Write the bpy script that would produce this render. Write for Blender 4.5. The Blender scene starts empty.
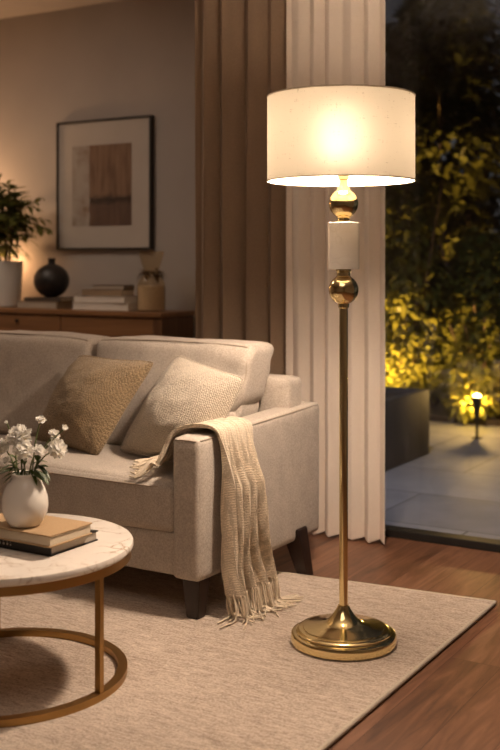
import bpy, bmesh, math, random
from mathutils import Vector, Matrix, noise

PI = math.pi
SC = bpy.context.scene
COL = SC.collection
rnd = random.Random(7)

# ------------------------------------------------------------------ helpers
def V(*a): return Vector(a)

def root_loc(p):
    v = Vector((0, 0, 0))
    while p is not None:
        v += p.location
        p = p.parent
    return v

def tag(o, label=None, cat=None, group=None, kind=None):
    if label: o['label'] = label
    if cat: o['category'] = cat
    if group: o['group'] = group
    if kind: o['kind'] = kind
    return o

def thing(name, loc, label, cat, group=None):
    o = bpy.data.objects.new(name, None)
    o.empty_display_size = 0.05
    COL.objects.link(o)
    o.location = loc
    return tag(o, label, cat, group)

def obj(name, bm, mat, parent=None, smooth=True, loc=None, label=None):
    """Link a bmesh (world coordinates) as one mesh object."""
    if smooth:
        for f in bm.faces: f.smooth = True
        for e in bm.edges:
            if len(e.link_faces) == 2:
                try:
                    if e.calc_face_angle() > math.radians(38): e.smooth = False
                except ValueError:
                    pass
    off = root_loc(parent)
    if parent is None:
        if loc is None:
            xs = [v.co.x for v in bm.verts]; ys = [v.co.y for v in bm.verts]; zs = [v.co.z for v in bm.verts]
            loc = ((min(xs) + max(xs)) / 2, (min(ys) + max(ys)) / 2, min(zs))
        off = Vector(loc)
    bmesh.ops.translate(bm, verts=bm.verts, vec=-off)
    me = bpy.data.meshes.new(name)
    bm.to_mesh(me); bm.free()
    if mat: me.materials.append(mat)
    o = bpy.data.objects.new(name, me)
    COL.objects.link(o)
    if parent is not None: o.parent = parent
    else: o.location = off
    if label: o['label'] = label
    return o

def struct(name, bm, mat, parent=None, smooth=False):
    o = obj(name, bm, mat, parent, smooth)
    if parent is None: o['kind'] = 'structure'
    return o

def add_box(bm, lo, hi, bevel=0.0, seg=2, rot=None):
    lo, hi = Vector(lo), Vector(hi)
    c = (lo + hi) / 2
    r = bmesh.ops.create_cube(bm, size=1.0)
    vs = r['verts']
    for v in vs:
        v.co = Vector((v.co.x * (hi.x - lo.x), v.co.y * (hi.y - lo.y), v.co.z * (hi.z - lo.z)))
    if bevel > 0:
        es = list({e for v in vs for e in v.link_edges})
        rr = bmesh.ops.bevel(bm, geom=es, offset=bevel, segments=seg, profile=0.5, affect='EDGES')
        vs = list({v for f in rr['faces'] for v in f.verts} | {v for v in vs if v.is_valid})
    m = Matrix.Translation(c)
    if rot is not None: m = m @ Matrix.Rotation(rot, 4, 'Z')
    for v in vs: v.co = m @ v.co
    return vs

def box(lo, hi, bevel=0.0, seg=2, rot=None):
    bm = bmesh.new(); add_box(bm, lo, hi, bevel, seg, rot); return bm

def add_lathe(bm, c, prof, n=48, a0=0.0):
    """prof: list of (r, z) absolute z; c = (x, y)."""
    rings = []
    for r, z in prof:
        if r < 1e-6:
            rings.append([bm.verts.new((c[0], c[1], z))])
        else:
            rings.append([bm.verts.new((c[0] + r * math.cos(a0 + 2 * PI * i / n), c[1] + r * math.sin(a0 + 2 * PI * i / n), z)) for i in range(n)])
    for A, B in zip(rings, rings[1:]):
        if len(A) == 1 and len(B) == 1: continue
        for i in range(n):
            j = (i + 1) % n
            if len(A) == 1: bm.faces.new((A[0], B[j], B[i]))
            elif len(B) == 1: bm.faces.new((A[i], A[j], B[0]))
            else: bm.faces.new((A[i], A[j], B[j], B[i]))
    return bm

def lathe(c, prof, n=48):
    bm = bmesh.new(); add_lathe(bm, c, prof, n)
    bmesh.ops.recalc_face_normals(bm, faces=bm.faces)
    return bm

def sphere_prof(r, zc, z0=None, z1=None, n=20):
    out = []
    for i in range(n + 1):
        t = -PI / 2 + PI * i / n
        z = zc + r * math.sin(t)
        if (z0 is None or z >= z0) and (z1 is None or z <= z1):
            out.append((max(0.0, r * math.cos(t)) if 0 < i < n else 0.0, z))
    return out

def smooth_path(pts, sub=6):
    P = [Vector(p) for p in pts]
    if len(P) < 3: return P
    out = []
    for i in range(len(P) - 1):
        p0 = P[max(i - 1, 0)]; p1 = P[i]; p2 = P[i + 1]; p3 = P[min(i + 2, len(P) - 1)]
        for k in range(sub):
            t = k / sub
            out.append(0.5 * ((2 * p1) + (p2 - p0) * t + (2 * p0 - 5 * p1 + 4 * p2 - p3) * t * t + (3 * p1 - p0 - 3 * p2 + p3) * t ** 3))
    out.append(P[-1])
    return out

def add_tube(bm, pts, r, n=8, closed=False, cap=True):
    """r: number or list per point."""
    P = [Vector(p) for p in pts]
    m = len(P)
    R = r if isinstance(r, (list, tuple)) else [r] * m
    rings = []
    up = None
    for i in range(m):
        if closed: d = P[(i + 1) % m] - P[i - 1]
        else: d = P[min(i + 1, m - 1)] - P[max(i - 1, 0)]
        if d.length < 1e-9: d = Vector((0, 0, 1))
        d.normalize()
        if up is None:
            up = d.orthogonal().normalized()
        else:
            up = (up - d * up.dot(d))
            up = up.normalized() if up.length > 1e-6 else d.orthogonal().normalized()
        w = d.cross(up)
        rings.append([bm.verts.new(P[i] + R[i] * (math.cos(2 * PI * k / n) * up + math.sin(2 * PI * k / n) * w)) for k in range(n)])
    cnt = m if closed else m - 1
    for i in range(cnt):
        A = rings[i]; B = rings[(i + 1) % m]
        for k in range(n):
            bm.faces.new((A[k], A[(k + 1) % n], B[(k + 1) % n], B[k]))
    if cap and not closed:
        bm.faces.new(list(reversed(rings[0]))); bm.faces.new(rings[-1])
    return bm

def tube(pts, r, n=8, closed=False):
    return add_tube(bmesh.new(), pts, r, n, closed)

def grid(fn, nu, nv, wrap_u=False):
    bm = bmesh.new()
    G = [[bm.verts.new(fn(i / nu, j / nv)) for j in range(nv + 1)] for i in range(nu + (0 if wrap_u else 1))]
    L = len(G)
    for i in range(nu):
        for j in range(nv):
            bm.faces.new((G[i][j], G[(i + 1) % L][j], G[(i + 1) % L][j + 1], G[i][j + 1]))
    return bm

def soft_box(lo, hi, r, bulge=(0, 0, 0), n=18, wob=0.0, seed=0.0, warp=None, wf=6.0):
    """Upholstered block: rounded box whose faces swell."""
    lo, hi = Vector(lo), Vector(hi)
    c = (lo + hi) / 2; h = (hi - lo) / 2
    bm = bmesh.new()
    bmesh.ops.create_cube(bm, size=2.0)
    bmesh.ops.subdivide_edges(bm, edges=bm.edges[:], cuts=n, use_grid_fill=True)
    for v in bm.verts:
        # spread the grid lines towards the edges so the rounding is well sampled
        q = Vector([math.copysign(1 - (1 - abs(t)) ** 1.7, t) for t in v.co])
        p = Vector((q.x * h.x, q.y * h.y, q.z * h.z))
        inner = Vector([max(-(h[i] - r), min(h[i] - r, p[i])) for i in range(3)])
        d = p - inner
        if d.length > 1e-9: p = inner + d.normalized() * r if (abs(abs(q.x) - 1) < 1e-6 or abs(abs(q.y) - 1) < 1e-6 or abs(abs(q.z) - 1) < 1e-6) else p
        fx = (1 - q.x ** 2); fy = (1 - q.y ** 2); fz = (1 - q.z ** 2)
        p.x += math.copysign(bulge[0], q.x) * abs(q.x) ** 3 * (fy * fz) ** .6 if bulge[0] else 0
        p.y += math.copysign(bulge[1], q.y) * abs(q.y) ** 3 * (fx * fz) ** .6 if bulge[1] else 0
        p.z += math.copysign(bulge[2], q.z) * abs(q.z) ** 3 * (fx * fy) ** .6 if bulge[2] else 0
        w = c + p
        if wob:
            k = noise.noise_vector(w * wf + Vector((seed, seed * 2, 0))) * wob + noise.noise_vector(w * wf * 2.7 + Vector((0, seed, 3))) * wob * .4
            w += k
        if warp: w = warp(w)
        v.co = w
    bmesh.ops.recalc_face_normals(bm, faces=bm.faces)
    return bm

# ------------------------------------------------------------------ materials
def new_mat(name):
    m = bpy.data.materials.new(name)
    m.use_nodes = True
    nt = m.node_tree
    b = nt.nodes['Principled BSDF']
    return m, nt, b

def nd(nt, typ, **kw):
    n = nt.nodes.new(typ)
    for k, v in kw.items():
        if k in n.inputs: n.inputs[k].default_value = v
        else: setattr(n, k, v)
    return n

def rgba(c): return (c[0], c[1], c[2], 1.0)

def ramp(nt, fac, stops):
    r = nt.nodes.new('ShaderNodeValToRGB')
    el = r.color_ramp.elements
    while len(el) > 1: el.remove(el[-1])
    el[0].position = stops[0][0]; el[0].color = rgba(stops[0][1])
    for p, c in stops[1:]:
        e = el.new(p); e.color = rgba(c)
    nt.links.new(fac, r.inputs['Fac'])
    return r.outputs['Color']

def coords(nt, scale=(1, 1, 1), rot=(0, 0, 0)):
    tc = nt.nodes.new('ShaderNodeTexCoord')
    mp = nt.nodes.new('ShaderNodeMapping')
    mp.inputs['Scale'].default_value = scale
    mp.inputs['Rotation'].default_value = rot
    nt.links.new(tc.outputs['Object'], mp.inputs['Vector'])
    return mp.outputs['Vector']

def noise_tex(nt, vec, scale, detail=3.0, rough=.55, dist=0.0):
    n = nd(nt, 'ShaderNodeTexNoise', Scale=scale, Detail=detail, Roughness=rough, Distortion=dist)
    nt.links.new(vec, n.inputs['Vector'])
    return n.outputs['Fac']

def bump(nt, b, height, strength, dist=0.002):
    n = nd(nt, 'ShaderNodeBump', Strength=strength, Distance=dist)
    nt.links.new(height, n.inputs['Height'])
    nt.links.new(n.outputs['Normal'], b.inputs['Normal'])

def plain(name, col, rough=.5, metal=0.0, var=.06, nscale=6.0, spec=None):
    m, nt, b = new_mat(name)
    f = noise_tex(nt, coords(nt), nscale)
    lo = [c * (1 - var * 2) for c in col]; hi = [min(1, c * (1 + var * 2)) for c in col]
    nt.links.new(ramp(nt, f, [(.3, lo), (.7, hi)]), b.inputs['Base Color'])
    b.inputs['Roughness'].default_value = rough
    b.inputs['Metallic'].default_value = metal
    if spec is not None: b.inputs['Specular IOR Level'].default_value = spec
    return m

def fabric(name, col, fine=260.0, var=.16, bstr=.5, aniso=(1, 1, 1), sheen=.15, coarse=5.0):
    m, nt, b = new_mat(name)
    v = coords(nt, aniso)
    f1 = noise_tex(nt, v, fine, 2, .6)
    f2 = noise_tex(nt, coords(nt), coarse, 3)
    a = nd(nt, 'ShaderNodeMath', operation='MULTIPLY_ADD')
    nt.links.new(f1, a.inputs[0]); a.inputs[1].default_value = .72
    k = nd(nt, 'ShaderNodeMath', operation='MULTIPLY'); nt.links.new(f2, k.inputs[0]); k.inputs[1].default_value = .28
    nt.links.new(k.outputs[0], a.inputs[2])
    lo = [c * (1 - var) for c in col]; hi = [min(1, c * (1 + var)) for c in col]
    nt.links.new(ramp(nt, a.outputs[0], [(.32, lo), (.68, hi)]), b.inputs['Base Color'])
    b.inputs['Roughness'].default_value = .92
    b.inputs['Specular IOR Level'].default_value = .15
    b.inputs['Sheen Weight'].default_value = sheen
    b.inputs['Sheen Roughness'].default_value = .5
    bump(nt, b, f1, bstr, .0015)
    return m

def woven(name, col, scale, var=.2, bstr=.8, dist=.003, rot=(0, 0, 0), axes=('X', 'Z'), asc=(1, 1, 1), jit=1.5):
    """Knit / basket weave: two crossed waves."""
    m, nt, b = new_mat(name)
    v = coords(nt, asc, rot)
    ws = []
    for d in axes:
        w = nd(nt, 'ShaderNodeTexWave', Scale=scale, Distortion=jit)
        w.inputs['Detail'].default_value = 1.0
        w.inputs['Detail Scale'].default_value = 3.0
        w.wave_type = 'BANDS'; w.bands_direction = d
        nt.links.new(v, w.inputs['Vector']); ws.append(w.outputs['Fac'])
    mul = nd(nt, 'ShaderNodeMath', operation='MULTIPLY')
    nt.links.new(ws[0], mul.inputs[0]); nt.links.new(ws[1], mul.inputs[1])
    f2 = noise_tex(nt, v, 90, 2)
    add = nd(nt, 'ShaderNodeMath', operation='MULTIPLY_ADD')
    nt.links.new(f2, add.inputs[0]); add.inputs[1].default_value = .6; nt.links.new(mul.outputs[0], add.inputs[2])
    lo = [c * (1 - var * 1.3) for c in col]; hi = [min(1, c * (1 + var)) for c in col]
    nt.links.new(ramp(nt, add.outputs[0], [(.15, lo), (.95, hi)]), b.inputs['Base Color'])
    b.inputs['Roughness'].default_value = .95
    b.inputs['Specular IOR Level'].default_value = .1
    b.inputs['Sheen Weight'].default_value = .2
    bump(nt, b, add.outputs[0], bstr, dist)
    return m

def marble(name, base, vein, scale=5.0, rough=.2, width=.035, amount=.8):
    m, nt, b = new_mat(name)
    v = coords(nt)
    n1 = nd(nt, 'ShaderNodeTexNoise', Scale=scale * .8, Detail=4.0)
    nt.links.new(v, n1.inputs['Vector'])
    mx = nd(nt, 'ShaderNodeMixRGB', blend_type='ADD'); mx.inputs[0].default_value = .35
    nt.links.new(v, mx.inputs[1]); nt.links.new(n1.outputs['Color'], mx.inputs[2])
    vo = nd(nt, 'ShaderNodeTexVoronoi', feature='DISTANCE_TO_EDGE', Scale=scale)
    nt.links.new(mx.outputs[0], vo.inputs['Vector'])
    f2 = noise_tex(nt, v, scale * 1.4, 4)
    veinmask = ramp(nt, vo.outputs['Distance'], [(0, (1, 1, 1)), (width, (.35, .35, .35)), (width * 3.5, (0, 0, 0))])
    patch = ramp(nt, f2, [(.4, (0, 0, 0)), (.62, (1, 1, 1))])
    mm = nd(nt, 'ShaderNodeMixRGB', blend_type='MULTIPLY'); mm.inputs[0].default_value = 1
    nt.links.new(veinmask, mm.inputs[1]); nt.links.new(patch, mm.inputs[2])
    sc = nd(nt, 'ShaderNodeMath', operation='MULTIPLY'); sc.inputs[1].default_value = amount
    nt.links.new(mm.outputs[0], sc.inputs[0])
    cloud = ramp(nt, noise_tex(nt, v, scale * .7, 5), [(.35, [c * .9 for c in base]), (.65, base)])
    fin = nd(nt, 'ShaderNodeMixRGB'); nt.links.new(sc.outputs[0], fin.inputs[0])
    nt.links.new(cloud, fin.inputs[1]); fin.inputs[2].default_value = rgba(vein)
    nt.links.new(fin.outputs[0], b.inputs['Base Color'])
    b.inputs['Roughness'].default_value = rough
    return m

def wood(name, dark, light, rough=.4, along='Y', sc=1.0):
    m, nt, b = new_mat(name)
    s = {'X': (1.2, 22, 22), 'Y': (22, 1.2, 22), 'Z': (22, 22, 1.2)}[along]
    f = noise_tex(nt, coords(nt, tuple(k * sc for k in s)), 1.6, 5, .6, .6)
    nt.links.new(ramp(nt, f, [(.28, dark), (.72, light)]), b.inputs['Base Color'])
    b.inputs['Roughness'].default_value = rough
    bump(nt, b, f, .12, .001)
    return m

def floor_mat():
    m, nt, b = new_mat('plank_floor')
    v = coords(nt, (1, 1, 1), (0, 0, PI / 2))
    br = nd(nt, 'ShaderNodeTexBrick', Scale=1.0)
    br.inputs['Brick Width'].default_value = 1.25
    br.inputs['Row Height'].default_value = .145
    br.inputs['Mortar Size'].default_value = .0012
    br.inputs['Mortar Smooth'].default_value = .3
    br.inputs['Bias'].default_value = 0.0
    br.inputs['Color1'].default_value = (0, 0, 0, 1)
    br.inputs['Color2'].default_value = (1, 1, 1, 1)
    br.inputs['Mortar'].default_value = (.5, .5, .5, 1)
    br.offset = .37; br.offset_frequency = 2
    nt.links.new(v, br.inputs['Vector'])
    tone = br.outputs['Color']
    # grain, shifted per plank
    gm = nd(nt, 'ShaderNodeMixRGB', blend_type='ADD'); gm.inputs[0].default_value = 1
    v2 = coords(nt, (13, 1.3, 1))
    nt.links.new(v2, gm.inputs[1])
    tm = nd(nt, 'ShaderNodeMixRGB', blend_type='MULTIPLY'); tm.inputs[0].default_value = 1; tm.inputs[2].default_value = (9, 5, 3, 1)
    nt.links.new(tone, tm.inputs[1]); nt.links.new(tm.outputs[0], gm.inputs[2])
    g = noise_tex(nt, gm.outputs[0], 2.0, 6, .62, 1.4)
    add = nd(nt, 'ShaderNodeMath', operation='MULTIPLY_ADD')
    bw = nd(nt, 'ShaderNodeRGBToBW'); nt.links.new(tone, bw.inputs[0])
    nt.links.new(bw.outputs[0], add.inputs[0]); add.inputs[1].default_value = .26; 
    nt.links.new(g, add.inputs[2])
    c = ramp(nt, add.outputs[0], [(.3, (.062, .027, .015)), (.58, (.155, .070, .037)), (.9, (.27, .135, .078))])
    fin = nd(nt, 'ShaderNodeMixRGB', blend_type='MULTIPLY'); nt.links.new(br.outputs['Fac'], fin.inputs[0])
    nt.links.new(c, fin.inputs[1]); fin.inputs[2].default_value = (.35, .3, .28, 1)
    nt.links.new(fin.outputs[0], b.inputs['Base Color'])
    b.inputs['Roughness'].default_value = .42
    b.inputs['Specular IOR Level'].default_value = .4
    bump(nt, b, g, .15, .001)
    return m

def rug_mat():
    m, nt, b = new_mat('woven_rug')
    f1 = noise_tex(nt, coords(nt, (9, 42, 20), (0, 0, .12)), 2.4, 5, .72, .8)
    f2 = noise_tex(nt, coords(nt), 150, 2, .7)
    f3 = noise_tex(nt, coords(nt), 2.2, 3)
    a = nd(nt, 'ShaderNodeMath', operation='MULTIPLY_ADD'); nt.links.new(f1, a.inputs[0]); a.inputs[1].default_value = .6
    k = nd(nt, 'ShaderNodeMath', operation='MULTIPLY_ADD'); nt.links.new(f2, k.inputs[0]); k.inputs[1].default_value = .45
    k2 = nd(nt, 'ShaderNodeMath', operation='MULTIPLY'); nt.links.new(f3, k2.inputs[0]); k2.inputs[1].default_value = .15
    nt.links.new(k2.outputs[0], k.inputs[2]); nt.links.new(k.outputs[0], a.inputs[2])
    nt.links.new(ramp(nt, a.outputs[0], [(.42, (.24, .175, .13)), (.6, (.5, .405, .325)), (.76, (.70, .59, .485))]), b.inputs['Base Color'])
    b.inputs['Roughness'].default_value = .97
    b.inputs['Specular IOR Level'].default_value = .05
    b.inputs['Sheen Weight'].default_value = .1
    bump(nt, b, a.outputs[0], .9, .006)
    return m

def shade_mat():
    m, nt, b = new_mat('linen_shade')
    out = nt.nodes['Material Output']
    nt.nodes.remove(b)
    warp = noise_tex(nt, coords(nt, (40, 40, 4)), 6, 2)
    weft = noise_tex(nt, coords(nt, (3, 3, 60)), 6, 2)
    slub = noise_tex(nt, coords(nt, (1, 1, 2.5)), 45, 2)
    a = nd(nt, 'ShaderNodeMath', operation='ADD'); nt.links.new(warp, a.inputs[0]); nt.links.new(weft, a.inputs[1])
    a2 = nd(nt, 'ShaderNodeMath', operation='MULTIPLY_ADD'); nt.links.new(slub, a2.inputs[0]); a2.inputs[1].default_value = .5; nt.links.new(a.outputs[0], a2.inputs[2])
    d = nt.nodes.new('ShaderNodeBsdfDiffuse')
    nt.links.new(ramp(nt, a2.outputs[0], [(.9, (.56, .47, .34)), (1.6, (.80, .71, .55))]), d.inputs['Color'])
    t = nt.nodes.new('ShaderNodeBsdfTranslucent')
    nt.links.new(ramp(nt, a2.outputs[0], [(.85, (.52, .41, .26)), (1.25, (.92, .78, .55)), (1.65, (1, .87, .64))]), t.inputs['Color'])
    mx = nt.nodes.new('ShaderNodeMixShader'); mx.inputs[0].default_value = SHADE_T
    nt.links.new(d.outputs[0], mx.inputs[1]); nt.links.new(t.outputs[0], mx.inputs[2])
    rf = nt.nodes.new('ShaderNodeBsdfRefraction'); rf.inputs['Roughness'].default_value = .95; rf.inputs['IOR'].default_value = 1.3
    rf.inputs['Color'].default_value = (1, .88, .70, 1)
    m2 = nt.nodes.new('ShaderNodeMixShader'); m2.inputs[0].default_value = SHADE_F
    nt.links.new(mx.outputs[0], m2.inputs[1]); nt.links.new(rf.outputs[0], m2.inputs[2])
    nt.links.new(m2.outputs[0], out.inputs['Surface'])
    return m

def sheer_mat():
    m, nt, b = new_mat('sheer_curtain')
    out = nt.nodes['Material Output']
    f = noise_tex(nt, coords(nt, (60, 60, 8)), 8, 2)
    nt.links.new(ramp(nt, f, [(.3, (.86, .745, .64)), (.7, (.92, .81, .70))]), b.inputs['Base Color'])
    b.inputs['Roughness'].default_value = .9; b.inputs['Specular IOR Level'].default_value = .1
    t = nt.nodes.new('ShaderNodeBsdfTranslucent'); t.inputs['Color'].default_value = (.85, .78, .72, 1)
    mx = nt.nodes.new('ShaderNodeMixShader'); mx.inputs[0].default_value = .3
    nt.links.new(b.outputs[0], mx.inputs[1]); nt.links.new(t.outputs[0], mx.inputs[2])
    nt.links.new(mx.outputs[0], out.inputs['Surface'])
    return m

def pane_mat(name, tint=(1, 1, 1), ior=1.45, base=0.0):
    m, nt, b = new_mat(name)
    out = nt.nodes['Material Output']; nt.nodes.remove(b)
    t = nt.nodes.new('ShaderNodeBsdfTransparent'); t.inputs['Color'].default_value = rgba(tint)
    g = nt.nodes.new('ShaderNodeBsdfGlossy'); g.inputs['Roughness'].default_value = .02
    fr = nt.nodes.new('ShaderNodeLayerWeight'); fr.inputs['Blend'].default_value = .5
    pw = nd(nt, 'ShaderNodeMath', operation='POWER'); nt.links.new(fr.outputs['Facing'], pw.inputs[0]); pw.inputs[1].default_value = 4.0
    ma = nd(nt, 'ShaderNodeMath', operation='MULTIPLY_ADD'); nt.links.new(pw.outputs[0], ma.inputs[0]); ma.inputs[1].default_value = .6; ma.inputs[2].default_value = ((ior - 1) / (ior + 1)) ** 2
    mx = nt.nodes.new('ShaderNodeMixShader')
    nt.links.new(ma.outputs[0], mx.inputs[0]); nt.links.new(t.outputs[0], mx.inputs[1]); nt.links.new(g.outputs[0], mx.inputs[2])
    nt.links.new(mx.outputs[0], out.inputs['Surface'])
    return m

def leaf_mat(name, c1, c2, trans=.3):
    m, nt, b = new_mat(name)
    out = nt.nodes['Material Output']
    f = noise_tex(nt, coords(nt), 14, 2)
    nt.links.new(ramp(nt, f, [(.35, c1), (.65, c2)]), b.inputs['Base Color'])
    b.inputs['Roughness'].default_value = .5
    t = nt.nodes.new('ShaderNodeBsdfTranslucent'); t.inputs['Color'].default_value = rgba([min(1, c * 1.3) for c in c2])
    mx = nt.nodes.new('ShaderNodeMixShader'); mx.inputs[0].default_value = trans
    nt.links.new(b.outputs[0], mx.inputs[1]); nt.links.new(t.outputs[0], mx.inputs[2])
    nt.links.new(mx.outputs[0], out.inputs['Surface'])
    return m

def emit_mat(name, col, strength):
    m, nt, b = new_mat(name)
    b.inputs['Base Color'].default_value = rgba(col)
    b.inputs['Emission Color'].default_value = rgba(col)
    b.inputs['Emission Strength'].default_value = strength
    return m

SHADE_T = .019
SHADE_F = .0032
M = {}
M['wall'] = plain('wall_paint', (.41, .37, .335), .85, var=.03, nscale=2.0)
M['ceil'] = plain('ceiling_paint', (.55, .5, .45), .9, var=.02)
M['floor'] = floor_mat()
M['rug'] = rug_mat()
M['binding'] = fabric('rug_binding', (.52, .44, .34), 200)
M['sofa'] = fabric('sofa_linen', (.43, .37, .31), 190, .24, .6, coarse=14)
M['piping'] = fabric('sofa_piping', (.36, .3, .24), 230, .1, .3)
M['sofaleg'] = wood('dark_wood_leg', (.012, .006, .004), (.035, .016, .01), .35, 'Z')
M['tan'] = woven('tan_weave', (.31, .22, .125), 55, .34, 1.0, .0035, (0, .25, .3), ('X', 'Z'), (.8, 1, 1), 5)
M['cream'] = woven('cream_weave', (.52, .445, .35), 60, .24, 1.0, .003, (0, .35, -.2), ('X', 'Z'), (.8, 1, 1), 4)
M['throw'] = woven('throw_knit', (.62, .515, .385), 62, .22, .8, .0022, (0, 0, 0), ('Y', 'Z'), (1, .62, 1), 2.5)
M['fringe'] = fabric('throw_fringe', (.64, .535, .40), 200, .15, .3)
M['brass'] = plain('polished_brass', (.86, .71, .38), .15, 1.0, .02)
M['bronze'] = plain('brushed_bronze', (.40, .235, .085), .38, 1.0, .04)
M['lmarble'] = marble('white_marble', (.90, .87, .83), (.55, .5, .45), 9, .25, .02, .4)
M['tmarble'] = marble('table_marble', (.80, .73, .65), (.34, .22, .12), 8.5, .16, .035, .9)
M['ceramic'] = plain('white_ceramic', (.74, .69, .62), .13, 0, .02)
M['potw'] = plain('pot_glaze', (.66, .63, .58), .35, 0, .02)
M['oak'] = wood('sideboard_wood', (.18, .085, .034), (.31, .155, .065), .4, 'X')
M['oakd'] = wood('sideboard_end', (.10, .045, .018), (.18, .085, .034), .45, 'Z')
M['curtain'] = fabric('brown_curtain', (.285, .20, .135), 180, .1, .3)
M['sheer'] = sheer_mat()
M['black'] = plain('black_metal', (.010, .009, .008), .5, 0, .02)
M['framem'] = plain('dark_frame', (.018, .013, .01), .4, 0, .05)
M['mat'] = plain('picture_mat', (.60, .54, .47), .8, 0, .02)
M['pages'] = fabric('book_pages', (.62, .52, .38), 120, .08, .2, (1, 1, 12))
M['pane'] = pane_mat('window_glass')
M['patio'] = None

# ------------------------------------------------------------------ camera (level, lens shifted down)
cam = bpy.data.cameras.new('camera')
co = bpy.data.objects.new('camera', cam); COL.objects.link(co)
co.location = (0, 0, 1.12)
co.rotation_euler = (PI / 2, 0, math.atan(.6))
cam.sensor_fit = 'HORIZONTAL'; cam.sensor_width = 36.0
cam.lens = 36.0 * 1080 / 500
cam.shift_y = -113 / 500
cam.clip_start = .05
cam.dof.use_dof = True; cam.dof.focus_distance = 3.2; cam.dof.aperture_fstop = 4.0
SC.camera = co

# ------------------------------------------------------------------ room shell
CE = 2.62
UL, UR, VR, VB, VW = -5.7, 1.5, -1.6, 4.93, 4.12      # left, right, rear, back wall, window line
UC = -2.72                                            # return wall
bm = bmesh.new(); add_box(bm, (UL - .1, VR - .1, -.1), (UR + .1, 4.13, 0)); add_box(bm, (UL - .1, 4.13, -.1), (UC + .1, VB + .1, 0))
struct('floor', bm, M['floor'])
bm = bmesh.new(); add_box(bm, (UL - .1, VR - .1, CE), (UR + .1, VW + .1, CE + .1)); add_box(bm, (UL - .1, VW + .1, CE), (UC + .1, VB + .1, CE + .1))
struct('ceiling', bm, M['ceil'])
struct('wall_back', box((UL - .1, VB, 0), (UC, VB + .1, CE)), M['wall'])
struct('wall_return', box((UC, VW - .04, 0), (UC + .1, VB + .1, CE)), M['wall'])
struct('wall_left', box((UL - .1, VR, 0), (UL, VB, CE)), M['wall'])
struct('wall_right', box((UR, VR, 0), (UR + .1, VW, CE)), M['wall'])
struct('wall_rear', box((UL, VR - .1, 0), (UR, VR, CE)), M['wall'])
struct('wall_front', box((.9, VW - .04, 0), (UR, VW + .1, CE)), M['wall'])
struct('trim_1', box((UC + .1, VW - .04, 2.5), (.9, VW + .1, CE)), M['wall'])
struct('baseboard_back', box((UL, VB - .014, 0), (UC, VB, .09), .003), M['ceil'])

# sliding glass door: black frame, two panes
dr = bpy.data.objects.new('door_1', None); COL.objects.link(dr); dr.location = (-.87, VW, 0)
dr['kind'] = 'structure'
bm = bmesh.new()
for lo, hi in (((UC + .1, 4.06, 0), (.9, 4.13, .032)), ((UC + .1, 4.06, 2.44), (.9, 4.13, 2.5)),
               ((UC + .1, 4.06, 0), (UC + .16, 4.13, 2.5)), ((.84, 4.06, 0), (.9, 4.13, 2.5)),
               ((-.92, 4.06, 0), (-.86, 4.13, 2.5))):
    add_box(bm, lo, hi, .003, 1)
obj('door_frame', bm, M['black'], dr)
obj('pane', box((UC + .16, 4.095, .03), (-.9, 4.101, 2.45)), M['pane'], dr)
obj('pane', box((-.88, 4.095, .03), (.85, 4.101, 2.45)), M['pane'], dr)

# ------------------------------------------------------------------ rug
def rug():
    r = thing('rug', (-2.4, 2.2, 0), 'large beige woven rug lying under the coffee table, sofa and lamp on the wood floor', 'rug')
    q = [V(-1.128, 1.05, 0), V(-1.128, 3.436, 0), V(-3.95, 3.165, 0), V(-3.95, 1.05, 0)]
    bm = bmesh.new()
    lo = [bm.verts.new(p) for p in q]; hi = [bm.verts.new(p + V(0, 0, .012)) for p in q]
    bm.faces.new(lo); bm.faces.new(list(reversed(hi)))
    for i in range(4): bm.faces.new((lo[i], hi[i], hi[(i + 1) % 4], lo[(i + 1) % 4]))
    bmesh.ops.recalc_face_normals(bm, faces=bm.faces)
    obj('pile', bm, M['rug'], r)
    bm = bmesh.new()
    path = []
    for i in range(4):
        a, b = q[i], q[(i + 1) % 4]
        for k in range(24): path.append(a.lerp(b, k / 24) + V(0, 0, .0075))
    add_tube(bm, path, .0075, 8, True)
    obj('binding', bm, M['binding'], r)
rug()

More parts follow.
